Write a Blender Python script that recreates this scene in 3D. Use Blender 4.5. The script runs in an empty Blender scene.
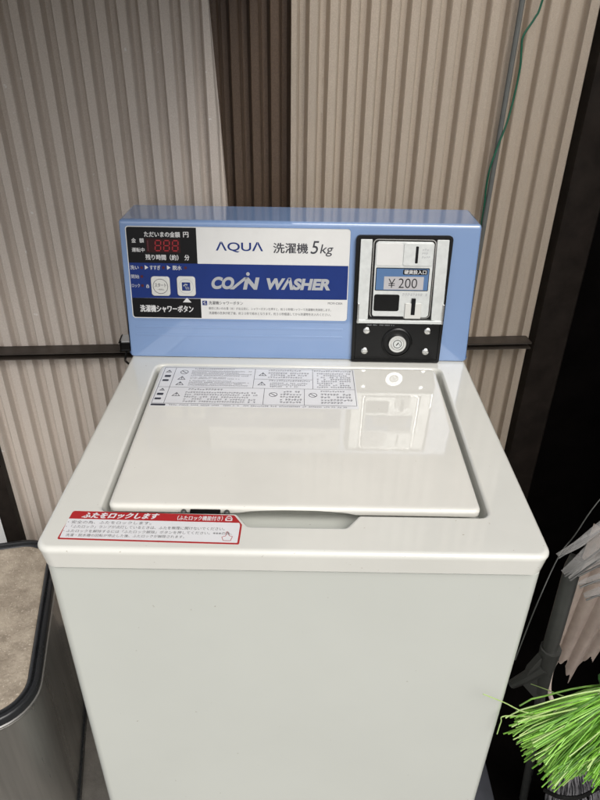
import bpy, bmesh, math, random
from mathutils import Vector, Matrix
random.seed(7)
SC = bpy.context.scene
COL = SC.collection
H = 0.85                                   # height of the washer's top deck above the ground

# ------------------------------------------------------------------ camera
CAM_R = [(0.99987, 0.01004, 0.0126), (0.016, -0.5151, -0.857), (-0.0021, 0.8571, -0.5152)]
from math import sin, cos, radians as rad
def cam_rows(a, b, c):
    cy, sy = cos(b), sin(b)
    M = Matrix(((1,0,0),(0,0,-1),(0,1,0))) @ Matrix(((cy,sy,0),(-sy,cy,0),(0,0,1)))
    Rx = Matrix(((1,0,0),(0,cos(a),-sin(a)),(0,sin(a),cos(a))))
    Rr = Matrix(((cos(c),-sin(c),0),(sin(c),cos(c),0),(0,0,1)))
    return Rr @ Rx @ M
R = cam_rows(0.5412, 0.0024, 0.0148)
cd = bpy.data.cameras.new('camera'); cam = bpy.data.objects.new('camera', cd); COL.objects.link(cam)
cd.sensor_fit = 'VERTICAL'; cd.sensor_height = 36.0; cd.lens = 639.24 / 800 * 36
cd.clip_start = 0.01; cd.clip_end = 500
m3 = Matrix((R[0], -R[1], -R[2])).transposed()
cam.matrix_world = Matrix.Translation((0.0058, -0.4689, 0.4604 + H)) @ m3.to_4x4()
SC.camera = cam

# ------------------------------------------------------------------ light
SUN_EL, SUN_AZ = rad(48), rad(157)         # azimuth measured from +Y, clockwise
w = bpy.data.worlds.new('World'); SC.world = w; w.use_nodes = True
nt = w.node_tree; bg = nt.nodes['Background']
sky = nt.nodes.new('ShaderNodeTexSky'); sky.sky_type = 'NISHITA'; sky.sun_disc = False
sky.sun_elevation = SUN_EL; sky.sun_rotation = SUN_AZ; sky.dust_density = 4.0; sky.air_density = 1.0; sky.ozone_density = 1.0
hs = nt.nodes.new('ShaderNodeHueSaturation'); hs.inputs['Saturation'].default_value = 0.22
nt.links.new(sky.outputs[0], hs.inputs['Color']); nt.links.new(hs.outputs[0], bg.inputs['Color'])
bg.inputs['Strength'].default_value = 0.12
sd = bpy.data.lights.new('sun', 'SUN'); so = bpy.data.objects.new('sun', sd); COL.objects.link(so)
sd.energy = 0.9; sd.angle = rad(35); sd.color = (1.0, 0.95, 0.88)
dv = Vector((sin(SUN_AZ)*cos(SUN_EL), cos(SUN_AZ)*cos(SUN_EL), sin(SUN_EL)))
so.rotation_euler = dv.to_track_quat('Z', 'Y').to_euler(); so.location = dv * 6
SC.view_settings.view_transform = 'Standard'; SC.view_settings.look = 'None'
SC.view_settings.gamma = 1.0; SC.view_settings.exposure = 0.53
SC.cycles.max_bounces = 10; SC.cycles.use_denoising = True

# ------------------------------------------------------------------ materials
def mat(name, col, rough=0.5, metal=0.0, var=0.0, scale=20.0, bump=0.0, bscale=200.0, rvar=0.0, spec=0.5,
        coat=0.0, coat_ior=1.5, col2=None, emit=None, estr=0.0, stretch=None, detail=4.0, lo=0.35, hi=0.65, alpha=None, trans=0.0, bdist=0.002, speck=None):
    m = bpy.data.materials.new(name); m.use_nodes = True
    n = m.node_tree.nodes; l = m.node_tree.links; b = n['Principled BSDF']
    b.inputs['Base Color'].default_value = (*col, 1); b.inputs['Roughness'].default_value = rough
    b.inputs['Metallic'].default_value = metal; b.inputs['Specular IOR Level'].default_value = spec
    b.inputs['Coat Weight'].default_value = coat; b.inputs['Coat IOR'].default_value = coat_ior
    if trans: b.inputs['Transmission Weight'].default_value = trans
    if alpha is not None: b.inputs['Alpha'].default_value = alpha
    if emit: b.inputs['Emission Color'].default_value = (*emit, 1); b.inputs['Emission Strength'].default_value = estr
    tc = n.new('ShaderNodeTexCoord'); src = tc.outputs['Object']
    if stretch:
        mp = n.new('ShaderNodeMapping'); mp.inputs['Scale'].default_value = stretch
        l.new(src, mp.inputs['Vector']); src = mp.outputs[0]
    if col2 is None and var: col2 = tuple(min(1, c*(1-var)) for c in col)
    if col2 is not None:
        t = n.new('ShaderNodeTexNoise'); t.inputs['Scale'].default_value = scale; t.inputs['Detail'].default_value = detail
        t.inputs['Roughness'].default_value = 0.6
        l.new(src, t.inputs['Vector'])
        r = n.new('ShaderNodeValToRGB'); r.color_ramp.elements[0].position = lo; r.color_ramp.elements[1].position = hi
        r.color_ramp.elements[0].color = (*col2, 1); r.color_ramp.elements[1].color = (*col, 1)
        l.new(t.outputs['Fac'], r.inputs[0]); l.new(r.outputs[0], b.inputs['Base Color'])
    if speck:                                # scattered dust or dirt spots: (scale, threshold, colour)
        ts = n.new('ShaderNodeTexNoise'); ts.inputs['Scale'].default_value = speck[0]; ts.inputs['Detail'].default_value = 3
        l.new(tc.outputs['Object'], ts.inputs['Vector'])
        th_ = n.new('ShaderNodeMapRange'); th_.inputs['From Min'].default_value = speck[1]; th_.inputs['From Max'].default_value = speck[1]+.03
        th_.inputs['To Max'].default_value = .75; l.new(ts.outputs['Fac'], th_.inputs[0])
        mx = n.new('ShaderNodeMix'); mx.data_type = 'RGBA'; mx.inputs['B'].default_value = (*speck[2], 1)
        l.new(th_.outputs[0], mx.inputs['Factor'])
        src_c = b.inputs['Base Color'].links[0].from_socket if b.inputs['Base Color'].links else None
        if src_c: l.new(src_c, mx.inputs['A'])
        else: mx.inputs['A'].default_value = (*col, 1)
        l.new(mx.outputs['Result'], b.inputs['Base Color'])
    if rvar:
        t2 = n.new('ShaderNodeTexNoise'); t2.inputs['Scale'].default_value = scale*0.6; t2.inputs['Detail'].default_value = 5
        l.new(src, t2.inputs['Vector'])
        mr = n.new('ShaderNodeMapRange'); mr.inputs['From Min'].default_value = .3; mr.inputs['From Max'].default_value = .7
        mr.inputs['To Min'].default_value = max(0.02, rough-rvar); mr.inputs['To Max'].default_value = min(1, rough+rvar)
        l.new(t2.outputs['Fac'], mr.inputs[0]); l.new(mr.outputs[0], b.inputs['Roughness'])
    if bump:
        t3 = n.new('ShaderNodeTexNoise'); t3.inputs['Scale'].default_value = bscale; t3.inputs['Detail'].default_value = 3
        l.new(src, t3.inputs['Vector'])
        bp = n.new('ShaderNodeBump'); bp.inputs['Strength'].default_value = bump; bp.inputs['Distance'].default_value = bdist
        l.new(t3.outputs['Fac'], bp.inputs['Height']); l.new(bp.outputs[0], b.inputs['Normal'])
    return m

M = {}
M['enamel']  = mat('cream_enamel', (.69,.675,.62), .045, var=.05, scale=9, bump=.018, bscale=90, bdist=.003, coat=.2, speck=(230, .75, (.33,.28,.21)))
M['deck']    = mat('cream_deck', (.665,.66,.61), .055, var=.05, scale=9, bump=.022, bscale=90, bdist=.003, coat=.5, speck=(210, .735, (.33,.28,.21)))
M['body']    = mat('painted_steel', (.565,.58,.535), .24, var=.035, scale=5, bump=.10, bscale=4.5, bdist=.006, coat=.15, speck=(150, .745, (.30,.28,.23)))
M['blue']    = mat('blue_paint', (.195,.295,.50), .08, var=.05, scale=6, coat=1.0, coat_ior=1.55)
M['plate']   = mat('label_white', (.635,.635,.62), .35, var=.04, scale=40)
M['label_paper'] = mat('label_paper', (.70,.70,.71), .22, var=.04, scale=40)
M['ink_black'] = mat('ink_black', (.006,.006,.007), .3, var=.1, spec=.25)
M['ink_navy'] = mat('ink_navy', (.009,.028,.155), .32, var=.08, scale=30, spec=.3)
M['ink_grey'] = mat('ink_grey', (.35,.36,.375), .4, var=.05)
M['ink_white'] = mat('ink_white', (.58,.58,.58), .4, var=.05)
M['ink_dark'] = mat('ink_dark', (.035,.035,.045), .45, var=.1)
M['ink_mid'] = mat('ink_mid', (.11,.11,.115), .45, var=.1)
M['ink_red'] = mat('ink_red', (.40,.022,.025), .35, var=.08)
M['led']     = mat('led_red', (.16,.008,.012), .3, var=.1, emit=(1,.03,.05), estr=.10)
M['led_off'] = mat('led_off', (.07,.008,.014), .3, var=.1)
M['display'] = mat('display_window', (.03,.008,.009), .12, var=.1)
M['button']  = mat('button_plastic', (.58,.58,.55), .3, var=.05)
M['black']   = mat('black_plastic', (.006,.006,.006), .25, var=.2, scale=60, spec=.3)
M['silver']  = mat('silver_plate', (.68,.70,.685), .45, .5, var=.10, scale=120, rvar=.06)
M['chrome']  = mat('chrome', (.75,.75,.73), .2, 1.0, var=.1, scale=60)
M['price_blue'] = mat('price_blue', (.075,.155,.31), .35, var=.06)
M['price_paper'] = mat('price_paper', (.42,.41,.42), .5, var=.06)
M['sheet_l'] = mat('bronze_sheet', (.605,.54,.48), .27, col2=(.52,.455,.40), scale=700, bump=.06, bscale=700, detail=2, speck=(75, .72, (.72,.70,.67)))
M['sheet_r'] = mat('tan_sheet', (.70,.61,.505), .27, col2=(.61,.52,.425), scale=700, bump=.06, bscale=700, detail=2)
M['sheet_d'] = mat('dark_sheet', (.20,.14,.10), .33, col2=(.15,.105,.075), scale=500, bump=.06, bscale=700, detail=2)
M['steel_dark'] = mat('dark_steel', (.055,.043,.034), .5, .1, var=.35, scale=30, rvar=.1, bump=.05)
M['post']    = mat('brown_post', (.022,.017,.014), .55, var=.4, scale=25, rvar=.1, bump=.1, bscale=150, spec=.12)
M['board']   = mat('shade_board', (.004,.0032,.003), .7, var=.5, scale=12, bump=.2, bscale=80, spec=.03)  # near-black colour carries the darkness of the unlit right corner
M['concrete'] = mat('concrete', (.15,.138,.122), .9, col2=(.085,.078,.07), scale=14, bump=.5, bscale=120, detail=8)
M['sand']    = mat('sandy_lid', (.43,.365,.285), .7, col2=(.25,.205,.155), scale=30, rvar=.12, bump=.9, bscale=170, detail=14, lo=.32, hi=.66, speck=(260, .63, (.54,.47,.38)))
M['inox']    = mat('brushed_inox', (.56,.545,.51), .30, .9, var=.3, scale=30, rvar=.08, bump=.05, bscale=300, stretch=(1,1,.05))
M['rim']     = mat('rim_plastic', (.018,.019,.021), .3, var=.2, scale=40, rvar=.08)
M['gap']     = mat('rim_metal', (.45,.44,.42), .3, .8, var=.1)
M['pipe']    = mat('grey_pipe', (.12,.125,.118), .45, var=.15, scale=60)
M['greenwire'] = mat('green_wire', (.008,.10,.055), .4, var=.15, scale=60)
M['pole']    = mat('grey_pole', (.06,.061,.057), .4, var=.2, scale=50, rvar=.08)
M['film']    = mat('smoky_film', (.36,.35,.34), .16, alpha=.5)
M['torn']    = mat('pale_sheet', (.66,.56,.49), .6, col2=(.58,.48,.42), scale=60, bump=.05, bscale=300)
M['bristle'] = mat('green_bristle', (.34,.64,.11), .4, col2=(.16,.40,.03), scale=40)
M['bristle_mid'] = mat('green_bristle_mid', (.19,.43,.045), .42, col2=(.12,.32,.03), scale=60)
M['bristle_deep'] = mat('green_bristle_deep', (.10,.27,.025), .45, var=.3, scale=60)
M['bristle_pale'] = mat('pale_bristle', (.45,.62,.22), .4, var=.2, scale=40)
M['broomhead'] = mat('broom_head', (.05,.22,.04), .4, var=.2, scale=40)
M['mop']     = mat('mop_grey', (.16,.155,.165), .8, var=.5, scale=60)
M['whitewall'] = mat('white_wall', (.85,.85,.84), .8, var=.04)
M['plank']   = mat('grey_plank', (.05,.053,.065), .6, var=.3, scale=20)
M['blocker']    = mat('blocker_sheet', (.06,.05,.042), .6, var=.2, scale=20)

# ------------------------------------------------------------------ object helpers
def wloc(o):
    v = Vector(o.location)
    while o.parent: o = o.parent; v += Vector(o.location)
    return v
def obj(name, bm, m, parent=None, smooth=35, z=H, origin=None):
    """link one mesh object; bm is in world coordinates with z measured from the washer deck"""
    bmesh.ops.translate(bm, verts=bm.verts, vec=(0, 0, z))
    me = bpy.data.meshes.new(name)
    base = wloc(parent) if parent else Vector(origin or (0,0,0))
    bmesh.ops.translate(bm, verts=bm.verts, vec=-base)
    bm.to_mesh(me); bm.free()
    mats = m if isinstance(m, (list, tuple)) else [m]
    for q in mats: me.materials.append(M[q])
    if smooth:
        me.polygons.foreach_set('use_smooth', [True]*len(me.polygons))
        me.set_sharp_from_angle(angle=rad(smooth))
    o = bpy.data.objects.new(name, me); COL.objects.link(o)
    if smooth and len(me.polygons) < 6000:
        wn = o.modifiers.new('weighted_normals', 'WEIGHTED_NORMAL'); wn.keep_sharp = True; wn.weight = 100
    if parent: o.parent = parent
    else: o.location = base
    return o
def thing(name, label, cat, loc=(0,0,0), group=None):
    o = bpy.data.objects.new(name, None); COL.objects.link(o); o.location = loc; o.empty_display_size = .05
    o['label'] = label; o['category'] = cat
    if group: o['group'] = group
    return o
def tag(o, label=None, cat=None, group=None, kind=None):
    if label: o['label'] = label
    if cat: o['category'] = cat
    if group: o['group'] = group
    if kind: o['kind'] = kind
    return o
B = bmesh.new
def loft(bm, rings, cap0=False, cap1=False, closed=True, mi=0):
    vs = [[bm.verts.new(p) for p in r] for r in rings]
    for a, b in zip(vs, vs[1:]):
        n = len(a)
        for i in range(n if closed else n-1):
            f = bm.faces.new((a[i], a[(i+1) % n], b[(i+1) % n], b[i])); f.material_index = mi
    if cap0: bm.faces.new(list(reversed(vs[0]))).material_index = mi
    if cap1: bm.faces.new(vs[-1]).material_index = mi
    return vs
def rrect(x0, x1, y0, y1, r, n=6):
    pts = []
    for cx, cy, a0 in ((x1-r, y0+r, -90), (x1-r, y1-r, 0), (x0+r, y1-r, 90), (x0+r, y0+r, 180)):
        for k in range(n+1):
            a = rad(a0 + 90*k/n); pts.append((cx + r*cos(a), cy + r*sin(a)))
    return pts
def inset(poly, d):
    """offset a CCW polygon inward by d"""
    out = []; n = len(poly)
    for i in range(n):
        p0, p1, p2 = Vector(poly[i-1]), Vector(poly[i]), Vector(poly[(i+1) % n])
        e1 = (p1-p0); e2 = (p2-p1)
        if e1.length < 1e-7: e1 = e2
        if e2.length < 1e-7: e2 = e1
        n1 = Vector((-e1.y, e1.x)).normalized(); n2 = Vector((-e2.y, e2.x)).normalized()
        b = (n1+n2); b = b.normalized() if b.length > 1e-6 else n1
        k = max(.4, b.dot(n1))
        q = p1 + b*(d/k); out.append((q.x, q.y))
    return out
def round_poly(poly, rads, n=5):
    out = []; N = len(poly)
    for i in range(N):
        p0, p1, p2 = Vector(poly[i-1]), Vector(poly[i]), Vector(poly[(i+1) % N])
        r = rads[i] if isinstance(rads, (list, tuple)) else rads
        a = (p0-p1).normalized(); b = (p2-p1).normalized()
        half = a.angle(b)/2; t = r/math.tan(half)
        s, e = p1 + a*t, p1 + b*t
        for k in range(n+1):
            u = k/n; q = s*(1-u)**2 + p1*2*u*(1-u) + e*u*u; out.append((q.x, q.y))
    return out
def bar(bm, lo, hi, bev=0.0, seg=2):
    r = bmesh.ops.create_cube(bm, size=1.0)
    vs = r['verts']; c = [(a+b)/2 for a, b in zip(lo, hi)]; s = [b-a for a, b in zip(lo, hi)]
    for v in vs: v.co = Vector((c[0]+v.co.x*s[0], c[1]+v.co.y*s[1], c[2]+v.co.z*s[2]))
    if bev:
        es = list({e for v in vs for e in v.link_edges})
        bmesh.ops.bevel(bm, geom=es, offset=bev, segments=seg, profile=.5, affect='EDGES')
def smooth_path(pts, n=8):
    P = [Vector(p) for p in pts]; P = [P[0]*2-P[1]] + P + [P[-1]*2-P[-2]]; out = []
    for i in range(1, len(P)-2):
        for k in range(n):
            t = k/n; a, b, c, d = P[i-1:i+3]
            out.append(.5*((2*b)+(c-a)*t+(2*a-5*b+4*c-d)*t*t+(3*b-a-3*c+d)*t**3))
    out.append(P[-2]); return out
def tube(bm, pts, r, n=8, r1=None, cap=True, flat=None):
    P = [Vector(p) for p in pts]; rings = []; up = None
    for i, p in enumerate(P):
        t = (P[min(i+1, len(P)-1)] - P[max(i-1, 0)]).normalized()
        if up is None: up = t.orthogonal().normalized()
        up = (up - t*up.dot(t)).normalized(); sd_ = t.cross(up)
        rr = r if r1 is None else r + (r1-r)*i/(len(P)-1)
        rings.append([p + (up*cos(2*math.pi*k/n) + sd_*sin(2*math.pi*k/n))*rr for k in range(n)])
    loft(bm, rings, cap, cap)
def disc_dome(bm, c, axis, r, h, n=20, prof=None):
    """a low turned knob standing on c along axis"""
    ax = Vector(axis).normalized(); u = ax.orthogonal().normalized(); v = ax.cross(u); c = Vector(c)
    prof = prof or [(1, 0), (1, .45), (.9, .75), (.65, .93), (.3, 1.0)]
    rings = [[c + ax*(h*q) + (u*cos(2*math.pi*k/n) + v*sin(2*math.pi*k/n))*(r*p) for k in range(n)] for p, q in prof]
    loft(bm, rings, True, True)

# ------------------------------------------------------------------ flat lettering helpers
_cache = {}
def text_geo(s, offset=0.0, res=3):
    k = (s, offset, res)
    if k not in _cache:
        cu = bpy.data.curves.new('t', 'FONT'); cu.body = s; cu.offset = offset; cu.resolution_u = res
        ob = bpy.data.objects.new('t', cu); COL.objects.link(ob)
        dg = bpy.context.evaluated_depsgraph_get(); dg.update()
        me = ob.evaluated_get(dg).to_mesh()
        vs = [(v.co.x, v.co.y) for v in me.vertices]; fs = [tuple(p.vertices) for p in me.polygons]
        ob.evaluated_get(dg).to_mesh_clear(); bpy.data.objects.remove(ob); bpy.data.curves.remove(cu)
        _cache[k] = (vs, fs)
    return _cache[k]
def put_text(bm, fr, s, u0, u1, v0, v1, h, off=0.0, shear=0.0, res=3, keep=None, mi=0):
    """fit string s into the box (u0..u1, v0..v1) of frame fr at height h; keep: 'l','c','r' keeps the aspect"""
    vs, fs = text_geo(s, 0.0 if any(ord(c) > 0x2fff for c in s) else off, res)
    if not vs: return
    xs = [a for a, b in vs]; ys = [b for a, b in vs]
    x0, x1, y0, y1 = min(xs), max(xs), min(ys), max(ys)
    sy = (v1-v0)/(y1-y0); sx = (u1-u0)/(x1-x0)
    du = u0
    if shear: sx = (u1-u0-shear*(v1-v0))/(x1-x0)
    cjk = any(ord(c) > 0x2fff for c in s)
    bo = off*sy if cjk else 0
    for k, (ox, oy) in enumerate([(0, 0)] if not bo else [(-bo, 0), (bo, 0), (0, bo*.6), (0, -bo*.6)]):
        bv = [bm.verts.new(fr(du + ox + (a-x0)*sx + shear*(b-y0)*sy, v0 + oy + (b-y0)*sy, h + .02*k)) for a, b in vs]
        for f in fs:
            try: bm.faces.new([bv[i] for i in f]).material_index = mi
            except ValueError: pass
def put_poly(bm, fr, poly, h, mi=0, h0=None):
    top = [bm.verts.new(fr(u, v, h)) for u, v in poly]
    f = bm.faces.new(top); f.material_index = mi
    if h0 is not None:
        bot = [bm.verts.new(fr(u, v, h0)) for u, v in poly]; n = len(poly)
        for i in range(n): bm.faces.new((bot[i], bot[(i+1) % n], top[(i+1) % n], top[i])).material_index = mi
def plate(bm, fr, poly, h0, h1, bev=0.0, mi=0):
    """a solid plate with a bevelled front edge"""
    rings = [[fr(u, v, h0) for u, v in poly]]
    if bev:
        for k in range(4):
            a = rad(30*k); q = inset(poly, bev*(1-cos(a))); hh = h1 - bev + bev*sin(a)
            rings.append([fr(u, v, hh) for u, v in q])
    else: rings.append([fr(u, v, h1) for u, v in poly])
    loft(bm, rings, True, True, mi=mi)
def frame_ring(bm, fr, outer, wd, h0, h1, mi=0):
    inn = inset(outer, wd)
    loft(bm, [[fr(*p, h0) for p in outer], [fr(*p, h1) for p in outer], [fr(*p, h1) for p in inn], [fr(*p, h0) for p in inn]], mi=mi)
def circle(cx, cy, r, n=24): return [(cx + r*cos(2*math.pi*k/n), cy + r*sin(2*math.pi*k/n)) for k in range(n)]
def scribble(bm, fr, u0, u1, v0, v1, h, rows, fill=.9, mi=0, seed=1):
    """rows of print far too small to read: short irregular strokes"""
    rg = random.Random(seed); rh = (v1-v0)/rows
    for r in range(rows):
        v = v1 - rh*(r+1) + rh*.22; u = u0; end = u1 - (0 if rg.random() < .6 else rg.random()*.35*(u1-u0))
        ch = rh*.56
        while u < end - ch*.6:
            wd = ch*rg.uniform(.75, 1.0); k = rg.randint(0, 3); t = ch*.17
            if rg.random() < fill:
                put_poly(bm, fr, [(u, v+ch*.45), (u+wd, v+ch*.45), (u+wd, v+ch*.45+t), (u, v+ch*.45+t)], h, mi)
                if k != 0: put_poly(bm, fr, [(u+wd*.1, v+ch*.85), (u+wd*.9, v+ch*.85), (u+wd*.9, v+ch*.85+t), (u+wd*.1, v+ch*.85+t)], h, mi)
                if k != 1: put_poly(bm, fr, [(u+wd*.45, v), (u+wd*.45+t, v), (u+wd*.45+t, v+ch*.42), (u+wd*.45, v+ch*.42)], h, mi)
                if k != 2: put_poly(bm, fr, [(u+wd*.05, v), (u+wd*.4, v), (u+wd*.4, v+t), (u+wd*.05, v+t)], h, mi)
            u += wd*1.18

# ================================================================== SETTING
bm = B(); n = 24
vs = [[bm.verts.new((-30+60*(i/n), -30+60*(j/n), -H)) for i in range(n+1)] for j in range(n+1)]
for j in range(n):
    for i in range(n): bm.faces.new((vs[j][i], vs[j][i+1], vs[j+1][i+1], vs[j+1][i]))
tag(obj('ground', bm, 'concrete'), kind='structure')

TH = 0.084                                  # the wall is turned a little against the washer
WX = Vector((cos(TH), sin(TH), 0)); WN = Vector((sin(TH), -cos(TH), 0))   # along the wall, towards the viewer
def wall_pt(s, out, z, Y0=0.652):
    """s along the wall, out towards the camera, from the plane through (0,Y0)"""
    return Vector((0, Y0, 0)) + WX*s + WN*out + Vector((0, 0, z))
def corrugated(name, m, s0, s1, z0, z1, out, phase, label, tilt=0.0, pitch=.031, amp=.0145, pw=.6, cat='corrugated sheet'):
    bm = B(); n = int((s1-s0)/pitch*26); rows = 8; vs = []
    for j in range(rows+1):
        z = z0 + (z1-z0)*j/rows; r = []
        for i in range(n+1):
            s = min(s0 + (s1+tilt*1.1-s0)*i/n, s1 - tilt*(z-.2))
            ph = abs(((s-phase)/pitch + .5) % 1.0 - .5)*2; q = min(1, max(0, (ph-.46)/.26)); bd = max(0, 1-abs(ph-.42)/.08); g = 1 - q*q*(3-2*q) - .04*ph*ph + .07*bd*bd*(3-2*bd)
            wob = .0015*sin(3.1*z+s*7)
            r.append(bm.verts.new(wall_pt(s, out + amp*(g-1) + wob, z)))
        vs.append(r)
    for j in range(rows):
        for i in range(n): bm.faces.new((vs[j][i], vs[j][i+1], vs[j+1][i+1], vs[j+1][i]))
    if tilt: bmesh.ops.remove_doubles(bm, verts=bm.verts, dist=1e-5)
    geo = list(bm.faces)
    bmesh.ops.solidify(bm, geom=geo, thickness=.0012)
    return tag(obj(name, bm, m, smooth=60, origin=tuple(wall_pt((s0+s1)/2, out, -H))+()), label, cat, 'corrugated sheets on the wall')
def fix_origin(o): pass
corrugated('corrugated_sheet', 'sheet_l', -.628, -.128, -H+.02, 1.0, 0, -.4855, 'greyish brown corrugated sheet left of the dark brown strip, behind the trash can', tilt=.045)
corrugated('corrugated_sheet', 'sheet_d', -.20, .02, -H+.02, 1.0, -.02, -.012, 'dark brown narrow corrugated sheet recessed between the two pale sheets')
corrugated('corrugated_sheet', 'sheet_r', -.0185, .465, -H+.02, 1.0, 0, .0155, 'tan corrugated sheet right of the dark strip, crossed by a green wire')

def wall_box(bm, s0, s1, o0, o1, z0, z1, bev=.002):
    r = bmesh.ops.create_cube(bm, size=1.0)
    for v in r['verts']:
        s = s0 if v.co.x < 0 else s1; o = o0 if v.co.y < 0 else o1; z = z0 if v.co.z < 0 else z1
        v.co = wall_pt(s, o, z)
    if bev:
        bmesh.ops.bevel(bm, geom=list({e for v in r['verts'] for e in v.link_edges}), offset=bev, segments=2, profile=.5, affect='EDGES')
bm = B(); wall_box(bm, -.61, .450, .0055, .033, -.0908, -.0884, .0006); wall_box(bm, -.61, .450, .0055, .033, -.0802, -.0775, .0008); wall_box(bm, -.61, .450, .002, .005, -.0908, -.0775, 0)
tag(obj('wall_rail', bm, 'steel_dark', origin=tuple(wall_pt(0, .02, -.0908+H))), 'dark brown horizontal steel rail crossing the corrugated sheets behind the washer', 'rail')
bm = B(); wall_box(bm, .465, .531, -.03, .012, -H, 1.0, .003)
tag(obj('wall_post', bm, 'post', origin=tuple(wall_pt(.49, 0, 0))), 'near-black brown post at the right edge of the tan sheet', 'post', 'dark posts')
bm = B(); wall_box(bm, -.644, -.612, .001, .02, -H, 1.0, .003)
tag(obj('wall_post', bm, 'post', origin=tuple(wall_pt(-.62, 0, 0))), 'black post left of the greyish brown sheet, above the trash can', 'post', 'dark posts')

bm = B(); bar(bm, (-.80, -.10, .615), (-.02, .72, .63), .003)  # added out-of-view eave, placed to darken the upper left sheet
for k in range(4): bar(bm, (-.79+k*.24, -.09, .575), (-.75+k*.24, .68, .614), .002)
tag(obj('added_shade_eave', bm, 'blocker', origin=(-.4, .3, 1.46)), 'added unseen low eave that shades the upper left of the wall', 'blocker')

# near-black planks on the right, their colour standing in for the unlit interior
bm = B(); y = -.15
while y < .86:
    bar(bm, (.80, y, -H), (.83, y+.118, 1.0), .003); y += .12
tag(obj('shade_side_wall', bm, 'board', origin=(.8, .3, 0)), 'boarded side wall coloured near black for the dark interior right of the washer', 'wall')
bm = B(); bar(bm, (.520, .735, -H), (.80, .76, 1.0), .002)  # closes the corner; near-black colour stands in for interior darkness
tag(obj('shade_back_board', bm, 'board', origin=(.66, .75, 0)), 'board coloured near black for the dark interior behind the folded umbrella', 'board')
bm = B(); bar(bm, (-1.5, .76, -H), (-.662, .80, .10), .004)
tag(obj('white_wall', bm, 'whitewall', origin=(-1.1, .78, 0)), 'bright white wall glimpsed beyond the black post at the left edge', 'wall')

# ================================================================== WASHING MACHINE
W2 = .2615; D = .4197; LEAN = .0289; PH = .2067; DP = .12
washer = thing('washing_machine', 'cream coin-operated washing machine with a blue control panel and closed lid', 'washing machine', (0, .27, 0))

# body
bm = B(); rings = []
for z, d in ((-H+.005, .004), (-H+.012, 0), (-.0305, 0), (-.0290, .0030), (-.022, .0035)):
    rings.append([(x, y, z) for x, y in inset(rrect(-.2566, .2576, .0045, .53, .012), d)])
loft(bm, rings, True, True); body = obj('body', bm, 'body', washer)

# top cover: deck with rounded skirt and an opening for the lid with a hand recess
OUT = rrect(-W2, W2, 0, .545, .016, 8)
outer = []
def skirt(d, sx): return [(x*(1-sx/W2), y) for x, y in inset(OUT, d)]
outer.append([(x, y, -.0235) for x, y in skirt(.0040, .0042)])
outer.append([(x, y, -.0262) for x, y in skirt(.0026, .0042)])
outer.append([(x, y, -.0262) for x, y in skirt(.0010, .0042)])
outer.append([(x, y, -.0252) for x, y in skirt(.0002, .0040)])
outer.append([(x, y, -.0075) for x, y in skirt(.0, .0008)])
for k in range(0, 7):
    a = rad(15*k); outer.append([(x, y, -.0060 + .0060*sin(a)) for x, y in inset(OUT, .0060*(1-cos(a)))])
base = [(-.2095, .0590), (-.0620, .0590), (-.0480, .0395), (.0550, .0395), (.0700, .0590), (.2105, .0590), (.2165, .3965), (-.2155, .3965)]
OPEN = round_poly(base, [.012, .006, .006, .006, .006, .012, .014, .014], 5)
inner = []
for k in range(6, -1, -1):
    a = rad(15*k); inner.append([(x, y, -.0045 + .0045*sin(a)) for x, y in inset(OPEN, .0045*(cos(a)) - .0045)])
def pocket(d, k): return [(x, y + max(0, .0590-y)*k) for x, y in inset(OPEN, d)]
for d, k, z in ((.0015, .08, -.0075), (.002, .28, -.0135), (.0025, .55, -.020), (.003, .85, -.026), (.0035, 1.2, -.031), (.004, 1.6, -.036), (.0042, 1.8, -.07)): inner.append([(x, y, z) for x, y in pocket(d, k)])
bm = B()
vo = loft(bm, outer); vi = loft(bm, inner)
# deck between the outer and inner outlines
loop = []
bm.edges.ensure_lookup_table()
def edges_of(r):
    return [bm.edges.get((r[i], r[(i+1) % len(r)])) for i in range(len(r))]
bmesh.ops.triangle_fill(bm, use_beauty=True, use_dissolve=True, edges=edges_of(vo[-1]) + edges_of(vi[0]), normal=(0, 0, 1))
bm.faces.new(vi[-1])
bmesh.ops.recalc_face_normals(bm, faces=bm.faces)
cover = obj('top_cover', bm, 'deck', washer, smooth=30)

# lid: thin shell with a rounded lip and a swept-up handle edge over the recess
LID = round_poly([(-.2035, .0655), (.2040, .0655), (.2085, .3915), (-.2085, .3915)], [.010, .010, .012, .012], 6)
LID = LID[:7] + [tuple(Vector(LID[6]).lerp(Vector(LID[7]), k/40)) for k in range(1, 40)] + LID[7:]
def arch(x, y): return .0052*max(0, 1-((x-.003)/.063)**2)**.6 if y < .08 else 0
bm = B(); rings = [[(x, y, -.0072 + arch(x, y)) for x, y in inset(LID, .0012)], [(x, y, -.0066 + arch(x, y)) for x, y in inset(LID, .0003)], [(x, y, max(-.0028, -.0062+arch(x, y))) for x, y in LID]]
for k in range(1, 7):
    a = rad(15*k); rings.append([(x, y, -.0028 + .0050*sin(a)) for x, y in inset(LID, .0050*(1-cos(a)))])
rings.append([(x, y, .0024) for x, y in inset(LID, .0075)])
loft(bm, rings, True, True); lid = obj('lid', bm, 'enamel', washer, smooth=40)

# lock parts in the slit in front of the lid
bm = B(); bar(bm, (-.113, .0602, -.016), (-.080, .0648, -.0005), .0008)
latch = obj('lid_latch', bm, 'black', washer)
for x in (-.120, -.073):
    bm = B(); disc_dome(bm, (x, .0622, -.006), (0, 0, 1), .0033, .0058, 14); obj('latch_stud', bm, 'pole', latch)

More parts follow.
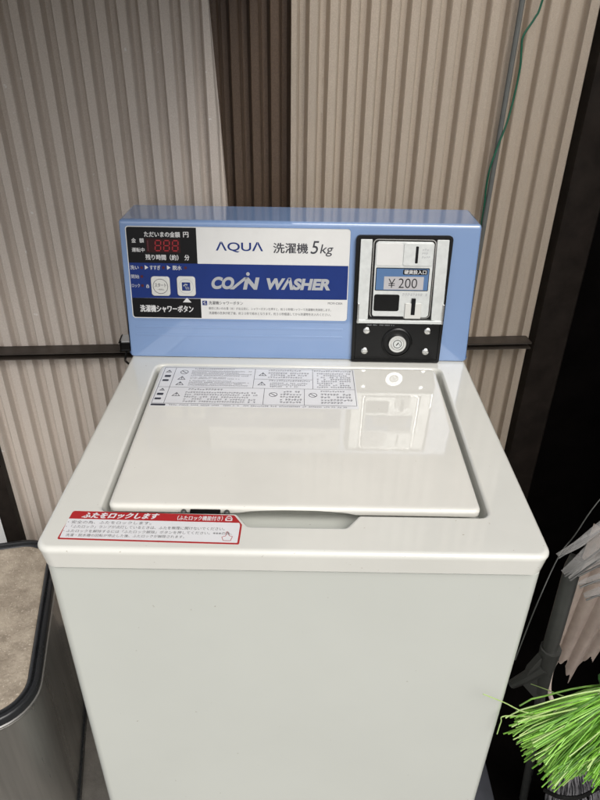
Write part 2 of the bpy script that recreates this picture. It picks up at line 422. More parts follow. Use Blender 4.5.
# ---- lid warning label
def top_fr(z):
    return lambda u, v, h: Vector((u/1000, v/1000, z + h/1000))
fl = top_fr(.0026)
bm = B(); plate(bm, fl, rrect(-202, 84.5, 271, 383.5, 1.5, 3), -.05, .15); wl = obj('warning_label', bm, 'label_paper', lid, smooth=None)
bm = B()
def hline(u0, u1, v, t=.6): put_poly(bm, fl, [(u0, v-t/2), (u1, v-t/2), (u1, v+t/2), (u0, v+t/2)], .3)
def vline(u, v0, v1, t=.6): put_poly(bm, fl, [(u-t/2, v0), (u+t/2, v0), (u+t/2, v1), (u-t/2, v1)], .3)
frame_ring(bm, fl, rrect(-200, 82.5, 278, 382, .8, 2), .6, .18, .3)
hline(-200, 82, 323); vline(-183, 278, 382); vline(-64, 323, 382); vline(22, 323, 382); hline(-64, 22, 350)
vline(-47, 278, 323); vline(10, 278, 323)
def tri_sign(u, v, s):
    a = [(u-s, v-s*.8), (u+s, v-s*.8), (u, v+s*.9)]; frame_ring(bm, fl, a, .9, .18, .3)
    put_poly(bm, fl, [(u-.5, v-s*.2), (u+.5, v-s*.2), (u+.6, v+s*.45), (u-.6, v+s*.45)], .3); put_poly(bm, fl, [(u-.6, v-s*.6), (u+.6, v-s*.6), (u+.6, v-s*.38), (u-.6, v-s*.38)], .3)
def no_sign(u, v, s):
    frame_ring(bm, fl, circle(u, v, s, 20), .9, .18, .3)
    put_poly(bm, fl, [(u-s*.72, v+s*.58), (u-s*.58, v+s*.72), (u+s*.72, v-s*.58), (u+s*.58, v-s*.72)][::-1], .3)
for u, v in ((-170, 350), (-170, 334), (-52, 365), (-52, 337), (-170, 303)): tri_sign(u, v, 6)
for u, v in ((-169, 368), (-34, 306), (22, 306)): no_sign(u, v, 6)
tri_sign(-192, 370, 4.5); tri_sign(-192, 316, 4)
put_poly(bm, fl, rrect(-196, -187, 352, 358, 1, 2), .3); put_poly(bm, fl, rrect(-197, -188, 340, 345, 1, 2), .3)
put_poly(bm, fl, rrect(-197, -188, 300, 306, 1, 2), .3); put_poly(bm, fl, rrect(-198, -189, 288, 293, 1, 2), .3)
for i, (u0, u1, v0, v1, rows, fi) in enumerate(((-155, -95, 376, 381, 1, 1), (-158, -68, 356, 374, 4, .95), (-158, -85, 347, 354, 2, .9), (-158, -70, 327, 344, 4, .95),
        (-44, 5, 374, 380, 1, 1), (-44, 18, 353, 372, 3, .9), (-42, 19, 343, 349, 1, 1), (-40, 16, 326, 341, 3, .85), (24, 79, 374, 380, 1, 1), (28, 78, 326, 372, 8, .85),
        (-155, -105, 314, 321, 1, 1), (-158, -56, 281, 312, 5, .9), (-24, 6, 282, 318, 5, .9), (33, 68, 314, 320, 1, 1), (33, 78, 282, 312, 4, .85), (-175, 70, 272, 276.6, 1, .8))):
    scribble(bm, fl, u0, u1, v0, v1, .3, rows, fi, seed=i+3)
put_poly(bm, fl, rrect(-200, -180, 272, 276.8, 1, 2), .3)
obj('label_print', bm, 'ink_dark', lid, smooth=None)

# ---- red-edged lock sticker on the deck
fd = top_fr(0)
SB = [(-241, 14), (-55, 10.6), (-54.5, 40), (-64, 54.5), (-238, 57.5)]
STK = round_poly(SB, [2, 2, 3, 3, 3], 4)
bm = B(); plate(bm, fd, STK, -.05, .15); stk = obj('lock_sticker', bm, 'ink_red', cover, smooth=None)
bm = B()
put_poly(bm, fd, round_poly([(-239, 16), (-57, 12.6), (-56.5, 38), (-57.5, 42.5), (-239.2, 45.0)], 1.2, 3), .3)
put_text(bm, fd, 'ふたをロックします', -226, -144, 46.3, 55.0, .3, off=.055, shear=.25)
put_text(bm, fd, '（ふたロック機能付き）', -124, -76, 45.2, 52.6, .3, off=.02)
put_poly(bm, fd, rrect(-73, -65.5, 45.3, 50, .8, 3), .3); frame_ring(bm, fd, circle(-69.2, 50.2, 3.0, 18), .9, .17, .3)
obj('sticker_white', bm, 'label_paper', cover, smooth=None)
bm = B()
put_text(bm, fd, '・安全の為、ふたをロックします。', -238, -150, 37.4, 42.0, .42)
put_text(bm, fd, '・「ふたロック」ランプが点灯しているときは、ふたを無理に開けないでください。', -238, -72, 30.6, 35.2, .42)
put_text(bm, fd, '・ふたロックを解除するには「ふたロック解除」ボタンを押してください。※※※の為、', -238.3, -64, 24.0, 28.4, .42)
put_text(bm, fd, '洗濯・脱水槽の回転が停止した後、ふたロックが解除されます。', -234, -112, 18.0, 22.2, .42)
obj('sticker_print', bm, 'ink_mid', cover, smooth=None)
bm = B()
put_poly(bm, fd, rrect(-71.3, -67.2, 46.4, 48.8, .5, 3), .42)
frame_ring(bm, fd, round_poly([(-72, 15.5), (-64, 15.2), (-62.5, 22), (-66, 23), (-68, 29), (-70, 28.6), (-70, 22.5), (-74, 21)], .6, 3), .5, .32, .42)
obj('sticker_hand', bm, 'ink_red', cover, smooth=None)

# ---- control panel housing
bm = B()
prof = [(D, 0.0006), (D+LEAN, PH), (D+DP, PH), (D+DP, 0.0006)]
pr = round_poly(prof, [.003, .0065, .010, .003], 6)
rings = []
for x, d in ((-W2-.0012, .0075), (-W2-.0008, .0045), (-W2+.0010, .0016), (-W2+.0045, 0), (W2-.0045, 0), (W2-.0010, .0016), (W2+.0008, .0045), (W2+.0012, .0075)):
    q = inset(pr[::-1], d) if d else pr[::-1]
    rings.append([(x, y, z) for y, z in q])
loft(bm, rings, True, True); bmesh.ops.recalc_face_normals(bm, faces=bm.faces)
cpanel = obj('control_panel', bm, 'blue', washer, smooth=32)
Lp = math.hypot(LEAN, PH); UV = Vector((0, LEAN, PH))/Lp; UN = Vector((0, -PH, LEAN))/Lp
def fp(u, v, h): return Vector((-.2625, D, 0)) + Vector((u/1000, 0, 0)) + UV*(v/1000) + UN*(h/1000)

bm = B(); frame_ring(bm, fp, rrect(7.2, 338.1, 60.8, 202.4, 7, 5), 2.2, -.3, 1.1)
obj('plate_rim', bm, 'blue', cpanel, smooth=30)
for v in (49.5, 37.0):
    bm = B(); plate(bm, fp, rrect(12, 330, v-1.6, v+1.6, 1.5, 4), -.4, .45, .4); obj('panel_ridge', bm, 'blue', cpanel)
PL = rrect(9.7, 335.6, 63.3, 199.9, 4.5, 5)
bm = B(); plate(bm, fp, PL, -.2, .35); obj('label_plate', bm, 'plate', cpanel, smooth=None)
for q, rr in (([(11.0, 147), (112.4, 147), (112.4, 198.6), (11.0, 198.6)], [.1, .1, .1, 4]), ([(11.0, 64.6), (114.6, 64.6), (114.6, 94.4), (11.0, 94.4)], [4, .1, .1, .1])):
    bm = B(); put_poly(bm, fp, round_poly(q, rr, 4), .5); obj('black_field', bm, 'ink_black', cpanel, smooth=None)
def letter(s, u0, u1, v0, v1, m, h, par, off=0.0, shear=0.0, res=4, name='lettering'):
    bm = B(); put_text(bm, fp, s, u0, u1, v0, v1, h, off=off, shear=shear, res=res); return obj(name, bm, m, par, smooth=None)
bm = B(); put_poly(bm, fp, [(11, 94.4), (334.3, 96.2), (334.3, 147), (11, 147)], .48)
obj('navy_field', bm, 'ink_navy', cpanel, smooth=None)
bm = B(); put_poly(bm, fp, rrect(116.8, 124, 84.6, 91.6, .6, 2), .5); obj('print_square', bm, 'ink_navy', cpanel, smooth=None)
letter('ΛQUΛ', 140, 209, 164.2, 179.3, 'ink_navy', .5, cpanel, .012, res=6)
# navy-band lettering
bm = B()
put_text(bm, fp, 'CO', 129.8, 167.5, 109.6, 128.2, .68, off=.052, shear=.22, res=6)
put_poly(bm, fp, [(158.5, 109.6), (164.8, 109.6), (187.2, 128.0), (180.9, 128.0)], .68)
put_poly(bm, fp, circle(186.3, 133.0, 2.7, 18), .68)
put_text(bm, fp, 'N', 178.5, 203.5, 109.6, 128.0, .68, off=.055, shear=.22, res=6)
put_text(bm, fp, 'WΛSHER', 210.3, 312.2, 110.0, 128.2, .68, off=.052, shear=.2, res=6)
obj('grey_lettering', bm, 'ink_grey', cpanel, smooth=None)
for s, u0, u1, v0, v1, o in (('ただいまの金額', 37, 88.7, 184.6, 192.4, .028), ('円', 93.6, 101, 184.9, 192.4, .028), ('金', 17.7, 24.2, 176.2, 182.6, .02), ('額', 29.4, 35.7, 176.2, 182.6, .02),
        ('運転中', 17.3, 35.7, 162.8, 169, .02), ('残り時間（約）', 36.5, 84.5, 151.4, 159.6, .028), ('分', 93.6, 100.6, 151.6, 159.6, .028),
        ('洗い', 12.6, 24.9, 137, 143.2, .015), ('すすぎ', 41.5, 57, 137.2, 143.6, .015), ('脱水', 75, 88.4, 137.2, 143.8, .015),
        ('開始', 12.6, 24.7, 123.8, 129.6, .0), ('ロック', 12.6, 24.7, 110.4, 115.7, .0), ('洗濯機シャワーボタン', 22.4, 102.5, 73.0, 83.6, .035)):
    letter(s, u0, u1, v0, v1, 'ink_white', .68, cpanel, o)
for q in ([(34.1, 137.2), (39.4, 140.4), (34.1, 143.7)], [(66.9, 137.4), (72.1, 140.6), (66.9, 143.9)], [(87.4, 88.6), (100.4, 88.6), (93.9, 95.8)]):
    bm = B(); put_poly(bm, fp, q, .70); obj('arrow_mark', bm, 'ink_white', cpanel, smooth=None)
bm = B()
frame_ring(bm, fp, rrect(34.1, 38.1, 109.8, 113.2, .5, 2), .8, .5, .68); frame_ring(bm, fp, circle(36.1, 113.6, 1.5, 12), .6, .5, .68)
obj('lock_symbol', bm, 'ink_white', cpanel, smooth=None)
letter('洗濯機', 224, 274.5, 164.2, 178.8, 'ink_dark', .5, cpanel, off=.022, res=4)
letter('5', 278, 291.5, 163.8, 182.4, 'ink_dark', .5, cpanel, off=.004, shear=.2, res=6)
letter('kg', 291.2, 312.4, 160.4, 177.8, 'ink_dark', .5, cpanel, off=.004, shear=.2, res=6)
letter('洗濯機シャワーボタン', 126.3, 178, 85.8, 91.2, 'ink_dark', .5, cpanel, off=.01)
letter('MCW-C50A', 306, 328, 88.8, 92.2, 'ink_dark', .5, cpanel)
letter('最初に洗いのお湯（水）が出る前に、シャワーボタンを押すと、約３０秒間シャワーで洗濯槽を洗浄致します。', 126, 311, 78.0, 82.2, 'ink_dark', .5, cpanel)
letter('洗濯槽の洗浄が終了後、約３０秒で給水となります。約３０秒経過してから洗濯物をお入れください。', 126, 311, 70.6, 75.0, 'ink_dark', .5, cpanel)
# display: dark red window with seven segment digits
bm = B(); plate(bm, fp, rrect(38.5, 88.3, 162.3, 182.6, .8, 2), .4, .66); obj('display_window', bm, 'display', cpanel, smooth=None)
bm = B()
def seg7(u, v, wd, ht, t=1.5):
    sh = lambda x, y: (x + .08*(y-v), y)
    def hs_(y): put_poly(bm, fp, [sh(u+t*.6, y), sh(u+t, y-t/2), sh(u+wd-t, y-t/2), sh(u+wd-t*.6, y), sh(u+wd-t, y+t/2), sh(u+t, y+t/2)], .8)
    def vs_(x, y0, y1): put_poly(bm, fp, [sh(x, y0+t*.6), sh(x+t/2, y0+t), sh(x+t/2, y1-t), sh(x, y1-t*.6), sh(x-t/2, y1-t), sh(x-t/2, y0+t)], .8)
    for y in (v, v+ht/2, v+ht): hs_(y)
    for x in (u+t*.2, u+wd-t*.2): vs_(x, v, v+ht/2); vs_(x, v+ht/2, v+ht)
for u in (51, 63.6, 76.2):
    bm = B(); seg7(u, 165.2, 8.6, 14.6); obj('display_digit', bm, 'led', cpanel, smooth=None)
bm = B(); put_poly(bm, fp, rrect(40.2, 42.2, 164.5, 179.8, .4, 2), .8); obj('display_bar', bm, 'led_off', cpanel, smooth=None)
for u, v in ((29.4, 140), (61.6, 140.4), (94.2, 140.6), (28.6, 126.8), (28.4, 113)): 
    bm = B(); put_poly(bm, fp, rrect(u-1.9, u+1.9, v-1.9, v+1.9, .8, 3), .68); obj('indicator_lamp', bm, 'led_off', cpanel, smooth=None)
for u0, u1, v0, v1, icon in ((41.8, 69.9, 98.3, 127.6, 0), (80.4, 107.8, 98.6, 128.2, 1)):
    bm = B(); plate(bm, fp, rrect(u0, u1, v0, v1, 4.5, 6), .3, 3.2, 1.4)
    b_ = obj('push_button', bm, 'button', cpanel, smooth=40)
    b_['label'] = ('white push button with round printed ring' if not icon else 'white push button with dark blue square symbol')
    bm = B(); uc, vc = (u0+u1)/2, (v0+v1)/2
    if not icon:
        frame_ring(bm, fp, circle(uc, vc, 11.3, 28), .8, 3.1, 3.4); put_text(bm, fp, 'スタート', uc-8.4, uc+8.6, vc-1, vc+5, 3.4, off=.02); put_text(bm, fp, '一時停止', uc-5, uc+5, vc-6, vc-3.4, 3.4)
    else:
        put_poly(bm, fp, rrect(uc-6.2, uc+6.2, vc-6.2, vc+6.2, .6, 2), 3.4)
    obj('button_symbol', bm, 'ink_navy' if icon else 'ink_mid', cpanel, smooth=None)
    if icon:
        bm = B(); frame_ring(bm, fp, circle(uc, vc, 11, 28), .5, 3.1, 3.35)
        put_poly(bm, fp, [(uc-4.6, vc+1), (uc-1.2, vc+4.4), (uc+2.8, vc+3.2), (uc+1.4, vc+1.4), (uc-1.4, vc+2.2), (uc-2.6, vc)], 3.55)
        for k in range(3): put_poly(bm, fp, [(uc-1.6+k*2.2, vc+.4-k*.5), (uc-.8+k*2.2, vc+.6-k*.5), (uc+.6+k*2.0, vc-4.4), (uc-.2+k*2.0, vc-4.6)][::-1], 3.55)
        obj('button_symbol', bm, 'ink_grey', cpanel, smooth=None)
bm = B()
put_poly(bm, fp, [(118, 88.6), (119.6, 90.4), (122, 90), (121, 89), (119.6, 89.2), (118.8, 88)], .66)
for k in range(3): put_poly(bm, fp, [(119.2+k*1.3, 88.2-k*.3), (119.7+k*1.3, 88.3-k*.3), (120.5+k*1.2, 85.8), (120+k*1.2, 85.7)][::-1], .66)
obj('print_symbol', bm, 'ink_white', cpanel, smooth=None)

# ---- coin mechanism
bm = B()
BZ = round_poly([(344.5, .6), (480.5, .6), (483.5, 193.6), (343.8, 192.6)], [4, 4, 7, 7], 6)
plate(bm, fp, BZ, -.5, 3.4, 1.6); coin = obj('coin_mechanism', bm, 'black', washer, smooth=40)
frame_bm = B(); frame_ring(frame_bm, fp, round_poly([(344.5, .6), (480.5, .6), (483.5, 193.6), (343.8, 192.6)], [4, 4, 7, 7], 6), 4.0, 3.0, 6.5)
obj('bezel', frame_bm, 'black', coin, smooth=40)
for poly, nm in (([(350.2, 65.2), (366.6, 68.5), (367.4, 187.0), (350.4, 187.0)], 'side_rail'), ([(462.2, 68.5), (479.6, 65.2), (478.2, 187.6), (460.6, 187.6)], 'side_rail')):
    bm = B(); plate(bm, fp, round_poly(poly, 1.2, 3), 3.0, 6.6, .7); obj(nm, bm, 'silver', coin, smooth=40)
bm = B(); plate(bm, fp, rrect(350, 480.4, 62.5, 67.8, .8, 3), 3.0, 8.6, .7); obj('lower_bar', bm, 'silver', coin, smooth=40)
for u in (350.2, 477.6):
    bm = B(); plate(bm, fp, rrect(u, u+2.6, 62.5, 93, .8, 3), 3.0, 8.8, .6); obj('side_hook', bm, 'chrome', coin, smooth=40)
bm = B(); frame_ring(bm, fp, rrect(368.8, 460.2, 70.5, 187.6, 7, 6), 1.4, 3.0, 5.0); obj('inner_frame', bm, 'chrome', coin, smooth=40)
bm = B(); plate(bm, fp, rrect(372.6, 457.6, 72.2, 184.2, 5, 6), 3.0, 5.6, .8); face = obj('face_plate', bm, 'silver', coin, smooth=40)
bm = B(); plate(bm, fp, rrect(374, 411.8, 149.6, 181.6, 3, 5), 5.0, 6.5, .6); obj('blank_plate', bm, 'plate', coin, smooth=40)
bm = B(); plate(bm, fp, rrect(413.4, 456.2, 149.6, 182.4, 3, 5), 5.0, 6.9, .6); obj('coin_plate', bm, 'silver', coin, smooth=40)
bm = B(); plate(bm, fp, rrect(430.6, 434.6, 153.6, 178.0, .9, 3), 6.0, 7.05); obj('coin_slot', bm, 'ink_black', coin, smooth=None)
for u0, u1, v0, v1, h, rows, sdn in ((440, 452, 160, 176, 7.02, 3, 5), (416, 453, 103.5, 110.2, 5.75, 1, 8), (366, 430, 57.6, 60.4, 4.75, 1, 2)):
    bm = B(); scribble(bm, fp, u0, u1, v0, v1, h, rows, .9, seed=sdn); obj('engraved_print', bm, 'ink_grey', coin, smooth=None)
bm = B(); plate(bm, fp, rrect(374.8, 453.4, 112.6, 146.6, 1.2, 3), 5.2, 6.2, .3); obj('label_holder', bm, 'black', coin, smooth=None)
bm = B(); plate(bm, fp, rrect(375.8, 452.4, 113.6, 145.4, .8, 3), 6.0, 6.45); obj('price_label', bm, 'price_blue', coin, smooth=None)
bm = B(); plate(bm, fp, rrect(387.4, 445.8, 114.4, 133.8, .5, 2), 6.3, 6.65); obj('price_paper', bm, 'price_paper', coin, smooth=None)
bm = B(); put_text(bm, fp, '¥', 394, 404, 117, 130.6, 6.8, off=-.008, res=6); put_text(bm, fp, '200', 409, 436.5, 117, 131.2, 6.8, off=-.008, res=6)
plate(bm, fp, rrect(414.6, 450.4, 136.6, 144.6, 2, 4), 6.3, 6.6)
obj('price_lettering', bm, 'ink_black', coin, smooth=None)
bm = B(); put_text(bm, fp, '硬貨投入口', 416.5, 448.5, 137.6, 143.8, 6.75, off=.03); obj('slot_lettering', bm, 'ink_white', coin, smooth=None)
bm = B(); plate(bm, fp, rrect(374.4, 412.2, 81.4, 106.8, 3, 5), 5.0, 6.3, .5); obj('return_window', bm, 'black', coin, smooth=40)
bm = B(); frame_ring(bm, fp, rrect(375.4, 411.2, 82.4, 105.8, 2.6, 5), 1.1, 6.2, 6.8); obj('window_edge', bm, 'black', coin, smooth=40)
bm = B(); plate(bm, fp, rrect(421.4, 445.6, 70.6, 94.0, 1.2, 4), 5.2, 8.2, .6); obj('return_lever', bm, 'button', coin, smooth=40)
bm = B(); plate(bm, fp, rrect(430.4, 436.4, 76.4, 101.6, .6, 2), 5.2, 8.35); obj('lever_slot', bm, 'ink_black', coin, smooth=None)
bm = B(); plate(bm, fp, rrect(372, 420, 70.2, 73.4, .6, 2), 5.4, 6.0); obj('shadow_gap', bm, 'ink_black', coin, smooth=None)
bm = B(); plate(bm, fp, rrect(349.6, 478.6, 3.6, 60.6, 2, 4), 3.0, 4.6, .6); obj('lock_plate', bm, 'black', coin, smooth=40)
for u, v in ((366, 50.6), (459, 51), (364.4, 18.2), (458.4, 18.2)):
    bm = B(); c = fp(u, v, 4.4); disc_dome(bm, c, UN, .0056, .0032, 20)
    obj('screw', bm, 'chrome', coin, smooth=50)
bm = B(); c = fp(413.6, 31.4, 4.3); disc_dome(bm, c, UN, .0235, .003, 36, [(1, 0), (1, .6), (.93, 1), (.88, 1), (.84, .3), (.2, .3)]); obj('lock_ring', bm, 'black', coin, smooth=40)
bm = B(); disc_dome(bm, fp(413.6, 31.4, 4.8), UN, .0138, .0072, 36, [(1, 0), (1, .8), (.95, 1), (.72, 1), (.68, .88), (.2, .88)]); lk = obj('key_lock', bm, 'chrome', coin, smooth=35)
bm = B()
put_poly(bm, fp, circle(413.6, 31.4, 8.0, 28)[::1], 11.25); kf = obj('lock_face', bm, 'silver', coin, smooth=None)
bm = B(); frame_ring(bm, fp, circle(413.6, 31.4, 6.6, 26), .9, 11.2, 11.45)
put_poly(bm, fp, [(411.2, 29.6), (412.4, 28.6), (416.0, 33.2), (414.8, 34.2)], 11.45); put_poly(bm, fp, [(416.8, 29.2), (418, 30.2), (415.6, 31.6)], 11.45)
obj('keyhole', bm, 'ink_black', coin, smooth=None)

# ================================================================== TRASH CAN
ZR = -.453; A13 = rad(13)
def can_fr(e1, e2, z): return Vector((e1*cos(A13) - e2*sin(A13), e1*sin(A13) + e2*cos(A13), z))
CR = rrect(-.70, -.356, .195, .600, .072, 10)
cc = can_fr(-.528, .40, 0)
can = thing('trash_can', 'squat brushed steel trash can with a dusty sand-coloured lid and black rim', 'trash can', (cc.x, cc.y, 0))
bm = B(); loft(bm, [[can_fr(x, y, z) for x, y in inset(CR, d)] for z, d in ((-H+.022, .003), (ZR-.03, .002), (ZR-.022, .0005), (ZR-.020, .004))], True, True); obj('body', bm, 'inox', can)
bm = B(); loft(bm, [[can_fr(x, y, z) for x, y in inset(CR, d)] for z, d in ((-H+.001, -.001), (-H+.019, -.0015), (-H+.0218, .002))], True, True); obj('base_ring', bm, 'rim', can)
bm = B(); loft(bm, [[can_fr(x, y, z) for x, y in inset(CR, d)] for z, d in ((ZR-.0195, .002), (ZR-.0195, -.0005), (ZR-.0165, -.001), (ZR-.0150, .002))], False, False); obj('trim_ring', bm, 'gap', can)
bm = B(); loft(bm, [[can_fr(x, y, z) for x, y in inset(CR, d)] for z, d in ((ZR-.0150, .001), (ZR-.004, .001), (ZR-.001, .0025), (ZR, .005), (ZR, .0085), (ZR-.004, .010), (ZR-.0055, .0115), (ZR-.0045, .0125), (ZR-.0015, .0135), (ZR-.001, .016), (ZR-.0025, .019), (ZR-.006, .021))], False, False); obj('rim', bm, 'rim', can, smooth=50)
bm = B(); rings = [[can_fr(x, y, z) for x, y in inset(CR, d)] for z, d in ((ZR-.010, .0195), (ZR-.0035, .0198), (ZR-.002, .023), (ZR-.003, .035), (ZR-.006, .06))]
loft(bm, rings, False, True); obj('lid', bm, 'sand', can, smooth=50)

# ================================================================== WIRES AND SMALL THINGS ON THE WALL
bm = B(); tube(bm, [wall_pt(.329, .012, .75), wall_pt(.3285, .012, .48), wall_pt(.327, .012, .3), wall_pt(.3255, .012, .17), wall_pt(.324, .012, -.05)], .0043, 10)
tag(obj('grey_cable', bm, 'pipe', origin=tuple(wall_pt(.327, .012, .3+H))), 'straight grey cable running down the tan sheet beside the control panel', 'cable')
gp = [(.39, .72, .014), (.368, .6, .014), (.3535, .485, .014), (.347, .462, .013), (.334, .438, .012), (.335, .417, .012), (.3375, .393, .012), (.335, .350, .013), (.329, .313, .016), (.3185, .275, .019), (.312, .244, .019), (.3125, .211, .014), (.316, .169, .010), (.315, .08, .008)]
bm = B(); tube(bm, smooth_path([wall_pt(s*1.0035+.004, o, z) for s, z, o in gp], 6), .0017, 8)
tag(obj('green_wire', bm, 'greenwire', origin=tuple(wall_pt(.335, .012, .4+H))), 'thin green wire dangling along the grey cable on the tan sheet', 'wire')
clip = thing('cable_clip', 'small black clip with a white top on the rail left of the blue panel', 'clip', tuple(wall_pt(-.318, .045, -.06+H)))
bm = B(); wall_box(bm, -.3275, -.303, .033, .062, -.062, -.046, .003); obj('clip_body', bm, 'black', clip)
bm = B(); wall_box(bm, -.325, -.306, .036, .060, -.0462, -.043, .001); obj('cap', bm, 'plate', clip)
bm = B(); tube(bm, smooth_path([wall_pt(-.317, .058, -.060), wall_pt(-.321, .060, -.075), wall_pt(-.325, .050, -.088), wall_pt(-.322, .04, -.10)], 5), .0022, 8); obj('strap', bm, 'black', clip)

# ================================================================== RIGHT-HAND CLUTTER
def ray(px, py):
    d = R.transposed() @ Vector(((px-300)/639.24, (py-400)/639.24, 1.0)); return d
CP = Vector((.0058, -.4689, .4604))
def at(px, py, Y):
    """the point of the plane y = Y seen at a photo position"""
    d = ray(px, py); return CP + d*((Y-CP.y)/d.y)

umb = thing('folded_umbrella', 'folded umbrella with smoky translucent canopy and dark grey pole right of the washer', 'umbrella', (.44, .2, 0))
bm = B(); tube(bm, [at(578, 558, .212), at(573, 567, .208), at(560, 613, .20), at(546, 662, .20)], .0118, 14); obj('pole', bm, 'pole', umb)
bm = B(); tube(bm, [at(551, 648, .20), at(545, 668, .20), at(541, 690, .20)], .0165, 12, .011); tube(bm, [at(544, 666, .198), at(528, 676, .20), at(512, 684, .21)], .013, 10, .0075)
jw = [at(540, 655, .198), at(528, 668, .20), at(522, 682, .2), at(538, 700, .2), at(545, 684, .2), at(552, 666, .2)]
loft(bm, [[p + Vector((0, .006, 0)) for p in jw], [p - Vector((0, .006, 0)) for p in jw]], True, True)
obj('forked_joint', bm, 'pole', umb)
p_end = at(541, 690, .20)
bm = B(); tube(bm, [p_end, at(538, 715, .2), at(530, 765, .2), at(523.5, 797, .2), Vector((.4486, .2, -H+.002))], .0085, 12, .0072); obj('lower_shaft', bm, 'pole', umb)
def fold(tip, up, wd, lift, seed):
    """one pleat of the canopy: a creased leaf that narrows to its rib tip"""
    rg = random.Random(seed); tip = at(*tip); up = at(*up); ax = (up-tip); n = ax.length; ax.normalize()
    sd_ = ax.cross(Vector((0, 1, 0))).normalized(); fr_ = sd_.cross(ax).normalized()
    if fr_.y > 0: fr_ = -fr_
    bm = B(); rows = []
    for i in range(15):
        t = i/14; hw = 1.0*wd*(.16 + .84*min(1, t*1.9)**.8); c = tip + ax*(n*t) + fr_*(lift*sin(math.pi*min(1, t*.9)) + .002*sin(9*t+seed))
        rows.append([c + sd_*hw*q + fr_*(.45*wd*(1-abs(q)**.8) + .0012*sin(4*t+5*q+seed)) for q in (-1, -.75, -.45, -.15, 0, .12, .4, .7, 1)])
    loft(bm, rows, closed=False); bmesh.ops.solidify(bm, geom=list(bm.faces), thickness=.0007); return bm
for k, (tip, up, wd, lift) in enumerate((((557, 555, .18), (640, 500, .21), .012, .004), ((562, 571, .182), (645, 508, .20), .020, .006), ((568, 577, .18), (640, 525, .20), .013, .005),
        ((576, 572, .20), (640, 540, .22), .017, .003), ((578, 584, .178), (640, 560, .19), .013, .004), ((584, 596, .17), (645, 572, .18), .015, .003))):
    f_ = obj('canopy_fold', fold(tip, up, wd, lift, k), 'film', umb, smooth=60)
    bm = B(); tube(bm, [at(*tip) + Vector((0, -wd*.5, 0)), at(*up) + Vector((0, -wd*.5, 0))], .0013, 6); obj('rib', bm, 'pole', f_)
# torn pale corrugated sheet leaning behind the pole
YT = .30
def torn_pt(i, t): return None
bm = B(); nS = 60; nT = 14; cols = []
rg = random.Random(11)
def lerp(a, b, t): return a + (b-a)*t
top_l, top_r = (592, 520), (668, 545); bot_l, bot_r = (546, 655), (598, 650)
ragged = [(0, .0), (.10, .0), (.20, .02), (.30, .06), (.38, .02), (.46, .10), (.54, .22), (.60, .20), (.66, .32), (.72, .30), (.78, .10), (.84, .02), (.9, .05), (.94, .10), (1, .08)]
def rag(u):
    for (a, x), (b, y) in zip(ragged, ragged[1:]):
        if a <= u <= b: return lerp(x, y, (u-a)/(b-a))
    return 0
vs = []
for i in range(nS+1):
    u = i/nS; jag = rag(u) + rg.uniform(-.012, .012); col_ = []
    for j in range(nT+1):
        t = j/nT; tt = t*(1+jag*.75)
        px = lerp(lerp(top_l[0], top_r[0], u), lerp(bot_l[0], bot_r[0], u), tt); py = lerp(lerp(top_l[1], top_r[1], u), lerp(bot_l[1], bot_r[1], u), tt)
        p = at(px, py, YT) + Vector((0, -.011*abs(sin(math.pi*(u*3.7+.2)))**.7, 0)); col_.append(bm.verts.new(p))
    vs.append(col_)
for i in range(nS):
    for j in range(nT): bm.faces.new((vs[i][j], vs[i][j+1], vs[i+1][j+1], vs[i+1][j]))
bmesh.ops.solidify(bm, geom=list(bm.faces), thickness=.002)
tag(obj('torn_sheet', bm, 'torn', smooth=50, origin=(.5, YT, H-.5)), 'broken piece of pale corrugated sheet with a ragged lower edge behind the grey pole', 'broken sheet')

# a brown hose and a thin cord hanging in the dark
bm = B(); tube(bm, smooth_path([at(556, 660, .26), at(551, 672, .26), at(549, 690, .26), at(553, 705, .26), at(556, 730, .26), Vector((.50, .27, -H+.01))], 6), .0042, 8)
tag(obj('brown_hose', bm, 'torn', origin=(.5, .26, 0)), 'thin brownish hose hanging behind the green bristles', 'hose')
bm = B(); tube(bm, smooth_path([at(640, 455, .45), at(597, 503, .40), at(575, 535, .34), at(559, 556, .30), at(537, 604, .25), at(515, 660, .22)], 5), .0010, 6)
tag(obj('thin_cord', bm, 'pipe', origin=(.5, .3, H)), 'thin grey cord slanting through the dark gap beside the washer', 'cord')

# green broom lying on its side, bristles towards the washer
br = thing('broom', 'broom with bright green plastic bristles fanning towards the washer corner', 'broom', (.45, .03, .4))
hd0 = at(612, 680, .06); hd1 = at(640, 760, .02)
bm = B(); tube(bm, [hd0 + Vector((.02, .0, .02)), hd0, (hd0+hd1)/2, hd1, hd1 + Vector((.01, -.005, -.02))], .017, 12); obj('broom_head', bm, 'broomhead', br)
bm = B(); tube(bm, [(hd0+hd1)/2 + Vector((.012, 0, 0)), (hd0+hd1)/2 + Vector((.30, .06, .16))], .011, 12); obj('handle', bm, 'broomhead', br)
rg = random.Random(5)
def bristle(bm, a, b, r, droop, kink, mi=0):
    pts = []
    for k in range(7):
        t = k/6; p = a.lerp(b, t); p.z -= droop*(t*t - t)*-1*0 + droop*t*t - droop*t
        p += Vector((0, kink*sin(t*math.pi), kink*.4*sin(t*7))); pts.append(p)
    if abs(kink) > .0022: pts[-1] += Vector((kink*1.2, 0, -abs(kink)*1.6)); pts[-2] += Vector((kink*.3, 0, kink*.4))
    nf = len(bm.faces); tube(bm, pts, r, 5, r*.75)
    if mi:
        bm.faces.ensure_lookup_table()
        for f in bm.faces[nf:]: f.material_index = mi
bm = B(); bp = B()
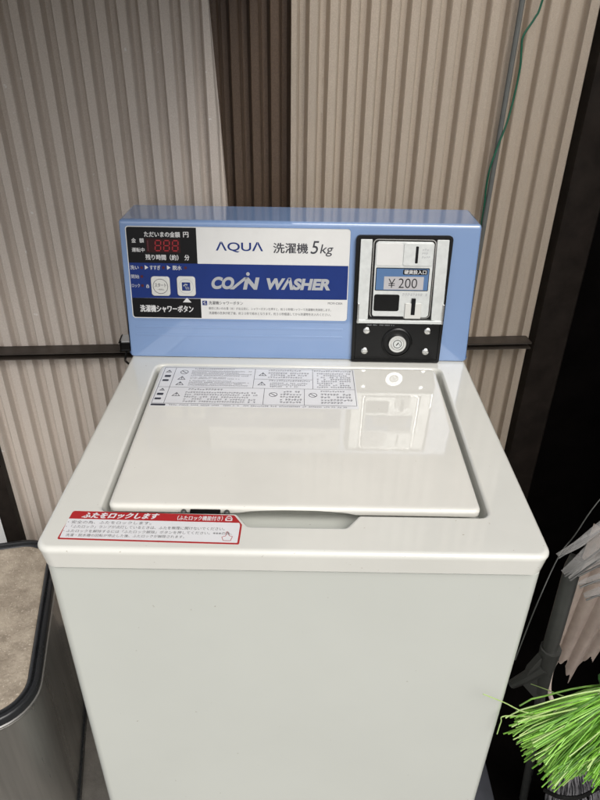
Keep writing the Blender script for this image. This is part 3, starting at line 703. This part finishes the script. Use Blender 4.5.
# fan of tips around the head: from nearly level left to steeply down
tips = [(512, 716), (510, 722), (508, 738), (520, 745), (522, 752), (526, 764), (538, 770), (545, 778), (548, 784), (555, 782), (562, 775), (575, 772), (585, 775), (592, 780), (605, 790)]
for k in range(440):
    q = rg.random()**.9; s = q*(len(tips)-1); i = min(int(s), len(tips)-2); f_ = s-i
    tx = lerp(tips[i][0], tips[i+1][0], f_) + rg.gauss(0, 5) ; ty = lerp(tips[i][1], tips[i+1][1], f_) + rg.gauss(0, 5)
    sh = rg.uniform(0, .22) if rg.random() < .7 else rg.uniform(0, .5)
    rx = lerp(600, 622, q) + rg.uniform(-4, 8); ry = lerp(688, 735, q) + rg.uniform(-6, 8)
    tx = lerp(tx, rx, sh); ty = lerp(ty, ry, sh)
    a = at(rx, ry, .05 + rg.uniform(-.02, .025)); b = at(tx, ty, .02 + rg.uniform(-.03, .05))
    bristle(bm if rg.random() < .88 else bp, a, b, rg.uniform(.0009, .0015), rg.uniform(-.010, .014), rg.uniform(-.004, .004), rg.choice((0, 0, 0, 0, 1, 1, 2)))
bristle(bp, at(600, 690, .03), at(503, 716, 0), .0011, .0, .003)
obj('bristle_tuft', bm, ['bristle', 'bristle_mid', 'bristle_deep'], br, smooth=60)
bq = bp
for path in ([(598, 690, .04), (560, 706, .02), (530, 713, .0), (503, 702, -.012), (483, 694, -.014)], [(575, 708, .03), (540, 716, .01), (505, 716, -.005), (501, 722, -.006), (497, 734, -.008)], [(600, 700, .05), (570, 698, .05), (545, 689, .07), (531, 684, .09)]):
    tube(bq, smooth_path([at(*q) for q in path], 6), .0009, 5, .0006)
obj('stray_bristles', bq, 'bristle_pale', br, smooth=60)

# grey mop below
mp_ = thing('mop', 'grey string mop head under the green broom', 'mop', (.44, .12, .2))
bm = B()
for k in range(170):
    u = rg.random(); a = at(lerp(552, 592, u) + rg.uniform(-3, 3), 768 + rg.uniform(-6, 6), .14); b = at(lerp(538, 606, u) + rg.gauss(0, 5), 830 + rg.uniform(-10, 20), .13 + rg.uniform(-.03, .03))
    pts = [a.lerp(b, t/5) + Vector((rg.gauss(0, .002), rg.uniform(-.012, 0)*sin(math.pi*t/5), 0)) for t in range(6)]
    tube(bm, pts, .0016, 5)
obj('mop_strings', bm, 'mop', mp_, smooth=60)
bm = B(); tube(bm, smooth_path([at(544, 790, .115), at(560, 797, .10), at(580, 797, .10), at(600, 787, .115)], 6), .0035, 8); obj('strap', bm, 'black', mp_)
bm = B(); tube(bm, [at(572, 772, .14), at(580, 750, .17), at(600, 690, .24)], .010, 12); obj('handle', bm, 'pole', mp_)

# added black mat standing in for the shade on the ground in the corner
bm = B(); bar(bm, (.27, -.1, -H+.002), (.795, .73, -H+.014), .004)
tag(obj('added_shade_mat', bm, 'board', origin=(.53, .3, 0)), 'added black mat darkening the lit ground under the clutter right of the washer', 'mat')
# planks on the ground in the shade
for k, (x0, y0, l) in enumerate(((.335, .16, 'grey plank on the ground against the washer side'),)):
    bm = B(); bar(bm, (x0, y0, -H+.0145), (x0+.05, y0+.32, -H+.04), .003); tag(obj('plank', bm, 'plank', origin=(x0, y0, 0)), l, 'plank')
